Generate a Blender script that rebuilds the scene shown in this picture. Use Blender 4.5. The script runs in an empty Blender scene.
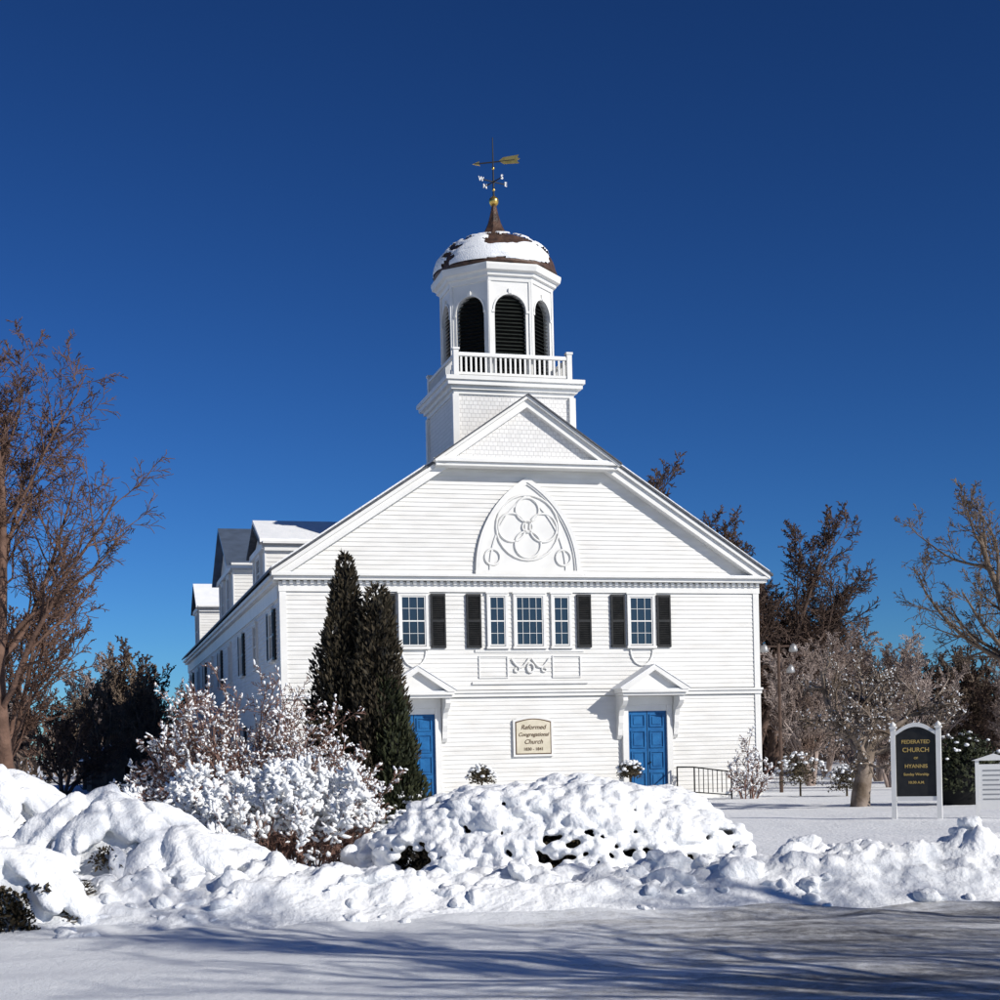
import bpy, math, random
from mathutils import Vector, Matrix, noise
R=math.radians
scene=bpy.context.scene
# ------------------------------------------------------------------ materials
def new_mat(name):
    m=bpy.data.materials.new(name); m.use_nodes=True
    nt=m.node_tree; return m,nt,nt.nodes['Principled BSDF']
def mat(name,c1,c2=None,scale=3.0,rough=.7,bump=0,bscale=20,metal=0,island=False,lo=.35,hi=.65,spec=.3,stretch=None):
    m,nt,b=new_mat(name); L=nt.links
    b.inputs['Roughness'].default_value=rough; b.inputs['Metallic'].default_value=metal
    b.inputs['Specular IOR Level'].default_value=spec
    tc=nt.nodes.new('ShaderNodeTexCoord'); src=tc.outputs['Object']
    if stretch:
        mp=nt.nodes.new('ShaderNodeMapping'); mp.inputs['Scale'].default_value=stretch
        L.new(src,mp.inputs['Vector']); src=mp.outputs['Vector']
    if c2:
        r=nt.nodes.new('ShaderNodeValToRGB')
        r.color_ramp.elements[0].position=lo; r.color_ramp.elements[1].position=hi
        r.color_ramp.elements[0].color=(*c1,1); r.color_ramp.elements[1].color=(*c2,1)
        if island:
            g=nt.nodes.new('ShaderNodeNewGeometry'); L.new(g.outputs['Random Per Island'],r.inputs[0])
        else:
            n=nt.nodes.new('ShaderNodeTexNoise'); n.inputs['Scale'].default_value=scale; n.inputs['Detail'].default_value=6
            L.new(src,n.inputs['Vector']); L.new(n.outputs['Fac'],r.inputs[0])
        L.new(r.outputs[0],b.inputs['Base Color'])
    else: b.inputs['Base Color'].default_value=(*c1,1)
    if bump:
        n2=nt.nodes.new('ShaderNodeTexNoise'); n2.inputs['Scale'].default_value=bscale; n2.inputs['Detail'].default_value=8
        L.new(src,n2.inputs['Vector'])
        bp=nt.nodes.new('ShaderNodeBump'); bp.inputs['Strength'].default_value=bump; bp.inputs['Distance'].default_value=.05
        L.new(n2.outputs['Fac'],bp.inputs['Height']); L.new(bp.outputs[0],b.inputs['Normal'])
    return m
PAINT=mat('white_paint',(.64,.63,.60),(.73,.725,.70),scale=1.1,rough=.5,stretch=(1,1,4))
TRIM=mat('trim_paint',(.69,.685,.66),(.75,.745,.72),scale=2,rough=.45)
SNOW=mat('snow',(.80,.82,.84),(.88,.89,.90),scale=1.5,rough=.65,bump=.6,bscale=14)
SNOWF=mat('snow_clump',(.80,.82,.84),(.88,.89,.90),scale=3,rough=.65,bump=.4,bscale=30)
BLUE=mat('blue_door',(.010,.095,.26),(.016,.13,.33),scale=5,rough=.35)
BLACK=mat('shutter_black',(.012,.013,.014),(.022,.022,.022),scale=8,rough=.45)
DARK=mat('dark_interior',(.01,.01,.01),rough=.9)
LOUV=mat('louvre',(.014,.018,.016),(.028,.032,.028),scale=10,rough=.6)
SLATE=mat('roof_slate',(.05,.055,.065),(.09,.095,.11),scale=9,rough=.6,bump=.3,bscale=25)
BLUEROOF=mat('metal_roof',(.10,.13,.18),(.13,.17,.24),scale=3,rough=.3,metal=.3)
DOME=mat('dome_copper',(.045,.028,.022),(.11,.062,.042),scale=5,rough=.45,bump=.3,bscale=20)
GOLD=mat('gold_leaf',(.65,.42,.10),(.8,.55,.16),scale=8,rough=.28,metal=.9)
GOLDP=mat('gold_lettering',(.45,.32,.10),(.5,.36,.13),scale=8,rough=.5)
IRON=mat('iron',(.02,.02,.02),rough=.5)
CREAM=mat('cream_sign',(.55,.50,.38),(.64,.58,.46),scale=4,rough=.5)
BROWNT=mat('brown_lettering',(.10,.06,.03),rough=.6)
STONE=mat('granite',(.25,.25,.25),(.36,.35,.34),scale=30,rough=.8)
BARK=mat('bark_reddish',(.085,.048,.034),(.17,.100,.072),scale=3,rough=.85,bump=.6,bscale=15)
BARK2=mat('bark_brown',(.10,.072,.052),(.19,.142,.105),scale=2,rough=.85,bump=.5,bscale=12)
BARKD=mat('bark_dark',(.055,.036,.028),(.12,.078,.060),scale=2,rough=.9)
FROST=mat('frosted_twigs',(.17,.115,.09),(.42,.35,.32),scale=.9,rough=.8)
TWIG=mat('bush_twigs',(.14,.075,.055),(.30,.18,.145),scale=6,rough=.8)
GREEN=mat('evergreen_leaves',(.012,.018,.008),(.045,.050,.020),rough=.7,island=True,lo=0,hi=1)
GREENB=mat('evergreen_bronze',(.018,.016,.009),(.055,.042,.024),rough=.7,island=True,lo=0,hi=1)
LEAFD=mat('hedge_leaves',(.03,.026,.013),(.09,.065,.035),rough=.7,island=True,lo=0,hi=1)
GREY=mat('grey_metal',(.35,.35,.35),rough=.4,metal=.5)
GLASS,nt,b=new_mat('window_glass')
b.inputs['Base Color'].default_value=(.02,.028,.036,1); b.inputs['Roughness'].default_value=.06
b.inputs['Specular IOR Level'].default_value=.9
n=nt.nodes.new('ShaderNodeTexNoise'); n.inputs['Scale'].default_value=1.5
bp=nt.nodes.new('ShaderNodeBump'); bp.inputs['Strength'].default_value=.3
nt.links.new(n.outputs['Fac'],bp.inputs['Height']); nt.links.new(bp.outputs[0],b.inputs['Normal'])
SHING,nt,b=new_mat('white_shingle'); b.inputs['Roughness'].default_value=.6
tc=nt.nodes.new('ShaderNodeTexCoord'); sp=nt.nodes.new('ShaderNodeSeparateXYZ'); nt.links.new(tc.outputs['Object'],sp.inputs[0])
ad=nt.nodes.new('ShaderNodeMath'); ad.operation='ADD'; nt.links.new(sp.outputs[0],ad.inputs[0]); nt.links.new(sp.outputs[1],ad.inputs[1])
cb=nt.nodes.new('ShaderNodeCombineXYZ'); nt.links.new(ad.outputs[0],cb.inputs[0]); nt.links.new(sp.outputs[2],cb.inputs[1])
br=nt.nodes.new('ShaderNodeTexBrick'); br.inputs['Scale'].default_value=1
br.inputs['Brick Width'].default_value=.13; br.inputs['Row Height'].default_value=.12; br.inputs['Mortar Size'].default_value=.010
br.inputs['Mortar Smooth'].default_value=.6
br.inputs['Color1'].default_value=(.73,.72,.70,1); br.inputs['Color2'].default_value=(.66,.65,.63,1); br.inputs['Mortar'].default_value=(.52,.51,.50,1)
nt.links.new(cb.outputs[0],br.inputs['Vector']); nt.links.new(br.outputs['Color'],b.inputs['Base Color'])
bp=nt.nodes.new('ShaderNodeBump'); bp.inputs['Strength'].default_value=.5; bp.inputs['Distance'].default_value=.015; bp.invert=True
nt.links.new(br.outputs['Fac'],bp.inputs['Height']); nt.links.new(bp.outputs[0],b.inputs['Normal'])
# road
ROAD,nt,b=new_mat('slushy_asphalt')
L=nt.links
tc=nt.nodes.new('ShaderNodeTexCoord'); mp=nt.nodes.new('ShaderNodeMapping'); mp.inputs['Scale'].default_value=(.22,1.5,1); mp.inputs['Rotation'].default_value=(0,0,R(-6))
L.new(tc.outputs['Object'],mp.inputs['Vector'])
n1=nt.nodes.new('ShaderNodeTexNoise'); n1.inputs['Scale'].default_value=1.3; n1.inputs['Detail'].default_value=8; n1.inputs['Roughness'].default_value=.65; L.new(mp.outputs[0],n1.inputs['Vector'])
n2=nt.nodes.new('ShaderNodeTexNoise'); n2.inputs['Scale'].default_value=9; n2.inputs['Detail'].default_value=8; n2.inputs['Roughness'].default_value=.75; L.new(tc.outputs['Object'],n2.inputs['Vector'])
sp=nt.nodes.new('ShaderNodeSeparateXYZ'); L.new(tc.outputs['Object'],sp.inputs[0])
mr=nt.nodes.new('ShaderNodeMapRange'); mr.inputs['From Min'].default_value=-2.0; mr.inputs['From Max'].default_value=2.5; mr.inputs['To Min'].default_value=-.22; mr.inputs['To Max'].default_value=.07
L.new(sp.outputs[0],mr.inputs['Value'])
def math_node(op,a,bb):
    x=nt.nodes.new('ShaderNodeMath'); x.operation=op
    for i,v in enumerate((a,bb)):
        if isinstance(v,(int,float)): x.inputs[i].default_value=v
        else: L.new(v,x.inputs[i])
    return x.outputs[0]
s=math_node('ADD',math_node('MULTIPLY',n1.outputs['Fac'],.6),math_node('MULTIPLY',n2.outputs['Fac'],.4))
s=math_node('ADD',s,mr.outputs[0])
rp=nt.nodes.new('ShaderNodeValToRGB'); rp.color_ramp.elements[0].position=.44; rp.color_ramp.elements[1].position=.66
rp.color_ramp.elements[0].color=(.80,.82,.84,1); rp.color_ramp.elements[1].color=(.14,.135,.13,1)
e=rp.color_ramp.elements.new(.54); e.color=(.50,.50,.50,1)
L.new(s,rp.inputs[0]); L.new(rp.outputs[0],b.inputs['Base Color']); b.inputs['Roughness'].default_value=.6
bp=nt.nodes.new('ShaderNodeBump'); bp.inputs['Strength'].default_value=.6; bp.inputs['Distance'].default_value=.04
L.new(n2.outputs['Fac'],bp.inputs['Height']); L.new(bp.outputs[0],b.inputs['Normal'])

# ------------------------------------------------------------------ mesh builder
class MB:
    def __init__(s): s.v=[]; s.f=[]; s.m=[]; s.M=Matrix.Identity(4); s.sm=[]
    def add(s,verts,faces,mi=0,smooth=False):
        o=len(s.v); M=s.M
        s.v.extend([(M@Vector(p))[:] for p in verts])
        for f in faces: s.f.append([i+o for i in f]); s.m.append(mi); s.sm.append(smooth)
    def raw(s,verts,faces,mi=0,smooth=False):
        o=len(s.v); s.v.extend(verts)
        for f in faces: s.f.append([i+o for i in f]); s.m.append(mi); s.sm.append(smooth)
    def box(s,x0,x1,y0,y1,z0,z1,mi=0):
        s.add([(x0,y0,z0),(x1,y0,z0),(x1,y1,z0),(x0,y1,z0),(x0,y0,z1),(x1,y0,z1),(x1,y1,z1),(x0,y1,z1)],
              [(0,3,2,1),(4,5,6,7),(0,1,5,4),(1,2,6,5),(2,3,7,6),(3,0,4,7)],mi)
    def prism(s,poly,y0,y1,mi=0):
        n=len(poly)
        s.add([(x,y0,z) for x,z in poly]+[(x,y1,z) for x,z in poly],
              [tuple(range(n)),tuple(range(2*n-1,n-1,-1))]+[(i,i+n,(i+1)%n+n,(i+1)%n) for i in range(n)],mi)
    def prism_x(s,poly,x0,x1,mi=0):
        n=len(poly)
        s.add([(x0,y,z) for y,z in poly]+[(x1,y,z) for y,z in poly],
              [tuple(range(n)),tuple(range(2*n-1,n-1,-1))]+[(i,i+n,(i+1)%n+n,(i+1)%n) for i in range(n)],mi)
    def lathe(s,prof,cx,cy,n=32,mi=0,smooth=True,rot=0):
        v=[];f=[]
        for r,z in prof:
            for k in range(n):
                a=rot+2*math.pi*k/n; v.append((cx+r*math.cos(a),cy+r*math.sin(a),z))
        for j in range(len(prof)-1):
            for k in range(n): f.append((j*n+k,j*n+(k+1)%n,(j+1)*n+(k+1)%n,(j+1)*n+k))
        f.append(tuple(range(n-1,-1,-1))); f.append(tuple(range((len(prof)-1)*n,len(prof)*n)))
        s.add(v,f,mi,smooth)
    def tube(s,pts,rad,n=6,mi=0,closed=False):
        m=len(pts); pts=[Vector(p) for p in pts]
        if isinstance(rad,(int,float)): rad=[rad]*m
        ax=(pts[-1]-pts[0]) if not closed else Vector((0,1,0))
        ref=Vector((1,0,0)) if abs(ax.x)<=min(abs(ax.y),abs(ax.z)) else (Vector((0,1,0)) if abs(ax.y)<=abs(ax.z) else Vector((0,0,1)))
        if closed: ref=Vector((0,1,0))
        v=[];f=[]
        for i,p in enumerate(pts):
            if closed: t=pts[(i+1)%m]-pts[i-1]
            else: t=pts[min(i+1,m-1)]-pts[max(i-1,0)]
            u=t.cross(ref)
            u=u.normalized() if u.length>1e-9 else Vector((1,0,0))
            w=t.cross(u); w=w.normalized() if w.length>1e-9 else Vector((0,1,0))
            for k in range(n):
                a=2*math.pi*k/n; v.append(p+(u*math.cos(a)+w*math.sin(a))*rad[i])
        rr=m if closed else m-1
        for i in range(rr):
            j=(i+1)%m
            for k in range(n): f.append((i*n+k,i*n+(k+1)%n,j*n+(k+1)%n,j*n+k))
        if s.M==Matrix.Identity(4): s.raw([tuple(q) for q in v],f,mi,True)
        else: s.add(v,f,mi,True)
    def obj(s,name,mats,parent=None,loc=None):
        me=bpy.data.meshes.new(name); me.from_pydata(s.v,[],s.f)
        for m in mats: me.materials.append(m)
        me.polygons.foreach_set('material_index',s.m); me.polygons.foreach_set('use_smooth',s.sm); me.update()
        o=bpy.data.objects.new(name,me); scene.collection.objects.link(o)
        if parent: o.parent=parent
        if loc: o.location=loc
        return o
def empty(name,loc=(0,0,0),rz=0):
    e=bpy.data.objects.new(name,None); scene.collection.objects.link(e); e.location=loc; e.rotation_euler=(0,0,rz); e.empty_display_size=.3; return e
t_=(1+5**.5)/2
ICV=[Vector(p).normalized() for p in [(-1,t_,0),(1,t_,0),(-1,-t_,0),(1,-t_,0),(0,-1,t_),(0,1,t_),(0,-1,-t_),(0,1,-t_),(t_,0,-1),(t_,0,1),(-t_,0,-1),(-t_,0,1)]]
ICF=[(0,11,5),(0,5,1),(0,1,7),(0,7,10),(0,10,11),(1,5,9),(5,11,4),(11,10,2),(10,7,6),(7,1,8),(3,9,4),(3,4,2),(3,2,6),(3,6,8),(3,8,9),(4,9,5),(2,4,11),(6,2,10),(8,6,7),(9,8,1)]
def subdiv(V,F):
    V=list(V); c={}; NF=[]
    def mid(a,b):
        k=(min(a,b),max(a,b))
        if k not in c: V.append(((V[a]+V[b])/2).normalized()); c[k]=len(V)-1
        return c[k]
    for a,b,d in F:
        x,y,z=mid(a,b),mid(b,d),mid(d,a); NF+=[(a,x,z),(b,y,x),(d,z,y),(x,y,z)]
    return V,NF
IC2=subdiv(ICV,ICF); IC3=subdiv(*IC2)
def blob(mb,c,r,rng,mi=0,q=0,rot=None,jit=.15):
    V,F=((ICV,ICF),IC2,IC3)[q]
    c=Vector(c); M=rot if rot else Matrix.Rotation(rng.uniform(0,6.28),3,'Z')
    out=[]
    for p in V:
        k=1+rng.uniform(-jit,jit); w=M@Vector((p.x*r[0]*k,p.y*r[1]*k,p.z*r[2]*k)); out.append((c.x+w.x,c.y+w.y,c.z+w.z))
    mb.raw(out,F,mi,True)

# ================================================================== GROUND
def bankY(x):
    xc=max(-30,min(30,x)); return 15.7+.11*xc+.35*noise.noise(Vector((x*.35,3.1,0)))
def sstep(a,b,x):
    t=max(0,min(1,(x-a)/(b-a))); return t*t*(3-2*t)
def ground_h(x,y):
    d=y-bankY(x)
    if d<-1.5: return -.06 if y>-12.2 else .1
    near=1 if abs(x)<30 and y<40 else 0
    amp=.27+.16*noise.noise(Vector((x*.6,y*.3,7)))+.12*noise.noise(Vector((x*1.9,y*1.5,2)))
    amp+=.12*sstep(2.4,4.0,x)-.06*math.exp(-((x-.6)/1.8)**2)
    ridge=math.exp(-(d/.75)**2) if d<0 else math.exp(-(d/1.2)**2)
    h=-.06+.16*sstep(-1.5,-.2,d)+ridge*amp
    if near:
        n1=noise.noise(Vector((x*2.2,y*2.2,0))); n2=abs(noise.noise(Vector((x*4.3,y*4.3,5)))); n3=noise.noise(Vector((x*11,y*11,9)))
        h+=ridge*(.15*n1+.17*n2+.045*n3+.03*abs(noise.noise(Vector((x*19,y*19,3)))))*sstep(-1.4,-.6,d)
        if d>0: h+=.03*noise.noise(Vector((x*.7,y*.5,1)))+.012*n1
    if d>3: h+=.05*noise.noise(Vector((x*.1,y*.1,1)))
    return h
def axis(a,b,st,lim0,lim1,g=1.18):
    v=[]; x=a
    while x<=b: v.append(x); x+=st
    s=st; x=v[-1]
    while x<lim1: s=s*g; x+=s; v.append(x)
    s=st; x=v[0]; pre=[]
    while x>lim0: s=s*g; x-=s; pre.append(x)
    return pre[::-1]+v
def grid(name,xs,ys,fn,m):
    nx=len(xs); v=[fn(x,y) for y in ys for x in xs]
    f=[(j*nx+i,j*nx+i+1,(j+1)*nx+i+1,(j+1)*nx+i) for j in range(len(ys)-1) for i in range(nx-1)]
    mb=MB(); mb.raw(v,f,0,True); return mb.obj(name,[m])
grid('snowy_ground',axis(-7.5,8.5,.04,-2500,2500),axis(13.4,20,.04,-200,3500,1.10),lambda x,y:(x,y,ground_h(x,y)),SNOW)
def road_fn(x,w):
    ye=bankY(x)-.55; y=-12+w*(ye+12)
    z=.012*noise.noise(Vector((x*.5,y*1.5,0)))+.03*noise.noise(Vector((x*.25,y*1.3,4)))
    z+=.06*noise.noise(Vector((x*1.3,y*2.2,8)))*sstep(2.4,.2,ye-y)+.05*sstep(1.2,0,ye-y)
    z+=.014*noise.noise(Vector((x*3,y*6,2)))*sstep(5,0,ye-y)
    return (x,y,z)
grid('snowy_road',axis(-7,8,.08,-120,120),[i/420 for i in range(421)],road_fn,ROAD)

rng=random.Random(5)
mb=MB()
for i in range(1050):
    x=rng.uniform(-7.5,9.5); d=rng.gauss(-.05,.55)
    if noise.noise(Vector((x*.8,d*1.2,4)))<-.08: continue
    y=bankY(x)+d
    r=rng.uniform(.02,.07) if rng.random()<.86 else rng.uniform(.08,.18)
    M=Matrix.Rotation(rng.uniform(0,6.28),3,'Z')@Matrix.Rotation(rng.gauss(0,.5),3,'X')
    blob(mb,(x,y,ground_h(x,y)-r*.05),(r*rng.uniform(1.0,1.8),r,r*rng.uniform(.55,.85)),rng,0,1 if r>.06 else 0,M,.25)
tex=bpy.data.textures.new('clump','CLOUDS'); tex.noise_scale=.10; tex.noise_depth=4
def remesh(o,vox,disp=.0,smooth=2):
    m=o.modifiers.new('r','REMESH'); m.mode='VOXEL'; m.voxel_size=vox; m.use_smooth_shade=True
    if smooth: s=o.modifiers.new('s','SMOOTH'); s.iterations=smooth; s.factor=.5
    if disp: d=o.modifiers.new('d','DISPLACE'); d.texture=tex; d.strength=disp; d.mid_level=.5; d.texture_coords='GLOBAL'
o=mb.obj('ploughed_snow_bank',[SNOWF]); remesh(o,.02,.05,2)

# ================================================================== CHURCH
church=empty('church',(-5.8,42,0),R(15))
W=14.0; LEN=38; EZ=6.52; APX=11.42; SL=.66; EO=.16
def clap(mb,x_of_z,z0,z1,y=0.,e=.125,mi=0):
    z=z0
    while z<z1-1e-4:
        zt=min(z+e,z1); a,b=x_of_z(z); c,d=x_of_z(zt)
        if d>c or b>a:
            mb.add([(a,y-.023,z),(b,y-.023,z),(d,y-.004,zt),(c,y-.004,zt),(a,y,z),(b,y,z)],[(0,1,2,3),(4,5,1,0)],mi)
        z+=e
mb=MB()
mb.box(0,W,.03,LEN,-.3,6.2)
mb.prism([(0,6.2),(W,6.2),(W,6.66),(7,11.28),(0,6.66)],.03,LEN)
clap(mb,lambda z:(.14,W-.14),.35,3.08)
clap(mb,lambda z:(.14,W-.14),3.3,6.02)
clap(mb,lambda z:(7-(11.16-z)/SL,7+(11.16-z)/SL),6.53,11.1)
mb.M=Matrix.Translation((0,LEN,0))@Matrix.Rotation(R(-90),4,'Z')
clap(mb,lambda z:(0,LEN-.14),.3,6.1)
mb.M=Matrix.Identity(4)
mb.obj('clapboard_walls',[PAINT],church)
mb=MB()
mb.box(-.03,.15,-.045,.2,-.3,6.03); mb.box(W-.15,W+.03,-.045,.2,-.3,6.03)
mb.box(.15,W-.15,-.035,.02,-.2,.34)
mb.box(-.05,W+.05,-.09,.02,3.10,3.20); mb.box(-.07,W+.07,-.14,.02,3.205,3.27)
mb.box(-.05,W+.05,-.06,.02,6.03,6.14+EO)
mb.box(-.20,W+.20,-.26,.02,6.17+EO,6.27+EO); mb.box(-.27,W+.27,-.36,.02,6.275+EO,6.345+EO)
x=.05
while x<W: mb.box(x,x+.09,-.14,-.062,6.07+EO,6.165+EO); x+=.19
mb.box(-.20,-.02,.05,LEN,6.1+EO,6.2+EO); mb.box(-.29,-.02,.05,LEN,6.205+EO,6.3+EO); mb.box(-.06,.02,.2,LEN,5.85,6.09+EO)
for sgn in (-1,1):
    def P(d,z): return (7+sgn*d,z)
    for dep,t0,t1 in ((-.30,.20,.42),(-.38,.08,.195)):
        poly=[P(0,APX-t0),P(7.27,APX-t0-7.27*SL),P(7.27,APX-t1-7.27*SL),P(0,APX-t1)]
        if t1>.3: poly=[P(0,APX-t0),P(7.1,APX-t0-7.1*SL),P(6.9,APX-t1-6.9*SL),P(0,APX-t1)]
        mb.prism(poly,dep,.02)
mb.obj('trim_boards',[TRIM],church)
mb=MB()
for sgn in (-1,1):
    def P(d,z): return (7+sgn*d,z)
    mb.prism([P(0,APX),P(7.34,APX-7.34*SL),P(7.34,APX-.07-7.34*SL),P(0,APX-.07)],-.42,LEN+.3,0)
    mb.prism([P(.02,APX+.05),P(7.26,APX+.05-7.26*SL),P(7.28,APX+.003-7.28*SL),P(.02,APX+.003)],-.36,LEN+.3,1)
mb.obj('roof',[SLATE,SNOW],church)
PK=.69; PA=11.52; PC=6.93; PW=2.72
mb=MB()
mb.prism([(PC-PW+.25,9.70),(PC+PW-.25,9.70),(PC,PA-.22)],-.32,.0,0)
mb.obj('pediment_face',[SHING],church)
mb=MB()
mb.box(PC-PW+.08,PC+PW-.08,-.52,-.02,9.48,9.58); mb.box(PC-PW,PC+PW,-.60,-.02,9.585,9.67)
for sgn in (-1,1):
    def P(d,z): return (PC+sgn*d,z)
    A=PA-.04; w1=PW-.02
    mb.prism([P(0,A-.1),P(w1-.07,A-.1-(w1-.07)*PK),P(w1-.3,A-.32-(w1-.3)*PK),P(0,A-.32)],-.52,-.02)
    mb.prism([P(0,A),P(w1,A-w1*PK),P(w1-.05,A-.095-(w1-.05)*PK),P(0,A-.095)],-.62,-.0)
mb.obj('pediment_cornice',[TRIM],church)
mb=MB()
for sgn in (-1,1):
    def P(d,z): return (PC+sgn*d,z)
    mb.prism([P(0,PA),P(PW,PA-PW*PK),P(PW,PA-.045-PW*PK),P(0,PA-.045)],-.68,1.2,0)
mb.box(PC-PW+.1,PC+PW-.1,-.57,-.33,9.673,9.72,1)
mb.box(-.2,5.3,-.31,-.03,6.348+EO,6.37+EO,1); mb.box(8.6,14.2,-.31,-.03,6.348+EO,6.37+EO,1)
mb.obj('cornice_flashing',[SLATE,SNOW],church)
mb=MB()
a=1.5;c=1.48;RR=a+c;zb=6.64
def arch_pts(off,n=18,zb=zb,cx=7):
    r=RR-off; pts=[]
    amax=math.acos(c/r)
    for i in range(n+1):
        t=amax*i/n; pts.append((cx+c-r*math.cos(t),zb+r*math.sin(t)))
    return pts+[(2*cx-x,z) for x,z in pts[::-1][1:]]
mb.prism(arch_pts(.03),-.04,.0,0)
def band(o0,o1,y0,y1):
    A=arch_pts(o0);B=arch_pts(o1)
    for i in range(len(A)-1):
        q=[A[i],A[i+1],B[i+1],B[i]]; mb.prism(q,y0,y1,0)
band(-.04,.08,-.11,.0); band(.08,.13,-.08,.0)
band(.36,.41,-.075,-.03)
def ring(cx,cz,r,w=.036,n=28):
    mb.tube([(cx+r*math.cos(2*math.pi*i/n),-.055,cz+r*math.sin(2*math.pi*i/n)) for i in range(n)],w,6,0,True)
for q in ((7,8.36,.34),(6.54,7.86,.40),(7.46,7.86,.40),(7,7.38,.38),(7,7.88,.15),(5.96,7.02,.22),(8.04,7.02,.22),(7,7.86,.92)): ring(*q)
mb.box(7-1.56,7+1.56,-.16,0,6.53,6.64)
mb.obj('gothic_arch_panel',[TRIM],church)
def window(wb,cx,w,z0,z1,rows,cols,yb=0,fr=.07):
    wb.box(cx-w/2,cx+w/2,yb-.035,yb-.028,z0,z1,1)
    wb.box(cx-w/2-fr,cx-w/2,yb-.085,yb,z0-.02,z1+fr,0); wb.box(cx+w/2,cx+w/2+fr,yb-.085,yb,z0-.02,z1+fr,0)
    wb.box(cx-w/2+.001,cx+w/2-.001,yb-.085,yb,z1+.002,z1+fr,0)
    wb.box(cx-w/2-fr-.03,cx+w/2+fr+.03,yb-.12,yb,z0-.09,z0-.022,0)
    wb.box(cx-w/2-fr-.03,cx+w/2+fr+.03,yb-.11,yb,z1+fr+.002,z1+fr+.05,0)
    s=.035
    for xx in (cx-w/2+.001,cx+w/2-s-.001): wb.box(xx,xx+s,yb-.065,yb-.036,z0,z1-.001,0)
    zm=(z0+z1)/2
    for zz in (z0+.001,zm-.02,z1-s-.003): wb.box(cx-w/2+s+.002,cx+w/2-s-.002,yb-.063,yb-.036,zz,zz+s,0)
    for i in range(1,cols):
        xx=cx-w/2+w*i/cols; wb.box(xx-.006,xx+.006,yb-.056,yb-.036,z0+s,z1-s,0)
    for i in range(1,rows):
        zz=z0+(z1-z0)*i/rows
        if abs(zz-zm)>.05: wb.box(cx-w/2+s,cx+w/2-s,yb-.0535,yb-.036,zz-.006,zz+.006,0)
def shutter(sb,cx,w,z0,z1,yb=0):
    sb.box(cx-w/2,cx+w/2,yb-.05,yb-.005,z0,z1)
    for a0,a1 in ((z0+.08,(z0+z1)/2-.04),((z0+z1)/2+.04,z1-.08)):
        z=a0
        while z<a1-.03:
            sb.prism_x([(yb-.052,z),(yb-.085,z),(yb-.052,z+.04)],cx-w/2+.05,cx+w/2-.05); z+=.05
    for xx in (cx-w/2,cx+w/2-.045): sb.box(xx,xx+.045,yb-.085,yb-.051,z0,z1)
    for zz in (z0,(z0+z1)/2-.035,z1-.07): sb.box(cx-w/2+.047,cx+w/2-.047,yb-.084,yb-.051,zz,zz+.07)
wb=MB(); sb=MB()
Z0,Z1=4.53,5.92
for cx,w,cols in ((3.655,.70,3),(10.345,.70,3),(7,.80,4)): window(wb,cx,w,Z0,Z1,4,cols)
for cx in (6.06,7.94): window(wb,cx,.46,Z0,Z1,4,2)
for cx in (2.96,4.36,9.64,11.04,5.38,8.62): shutter(sb,cx,.42,Z0-.06,Z1+.06)
M=Matrix.Rotation(R(-90),4,'Z')
for k,yy in enumerate((1.9,6.2,10.5,14.8,19,23,27,31,35)):
    wb.M=sb.M=M
    for (z0,z1) in ((4.3,5.6),(1.1,2.5)):
        window(wb,-yy,.8,z0,z1,4,3)
        if k%2==0: shutter(sb,-yy-.68,.42,z0-.05,z1+.05); shutter(sb,-yy+.68,.42,z0-.05,z1+.05)
wb.M=sb.M=Matrix.Identity(4)
wb.obj('windows',[TRIM,GLASS],church); sb.obj('shutters',[BLACK],church)
mb=MB()
mb.box(5.4,8.6,-.05,0,4.35,4.42); mb.box(5.3,8.7,-.07,0,3.45,3.52)
for x0,x1 in ((5.5,6.35),(7.65,8.5)):
    for q in (3.62,4.22): mb.box(x0,x1,-.050,0,q,q+.03)
    mb.box(x0,x0+.03,-.049,0,3.652,4.218); mb.box(x1-.03,x1,-.049,0,3.652,4.218)
def spiral(cx,cz,r0,turns,sx,n=26,a0=0):
    return [(cx+sx*r0*(1-i/n*.8)*math.cos(a0+turns*6.283*i/n),-.045,cz+r0*(1-i/n*.8)*math.sin(a0+turns*6.283*i/n)) for i in range(n+1)]
for sx in (-1,1):
    mb.tube([(7+sx*(.05+.50*i/10),-.045,4.16-.24*math.sin(math.pi*i/10)) for i in range(11)],.03,6)
    mb.tube(spiral(7+sx*.42,3.86,.11,1.1,sx,a0=1.57),.022,6)
mb.tube([(7+.10*math.cos(6.28*i/12),-.05,3.90+.13*math.sin(6.28*i/12)) for i in range(12)],.03,6,0,True)
for cx in (3.655,10.345):
    mb.tube([(cx+.34*math.cos(math.pi+math.pi*i/12),-.04,4.4+.5*math.sin(math.pi+math.pi*i/12)*.9) for i in range(13)],.026,6)
mb.obj('relief_panels',[TRIM],church)
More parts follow.
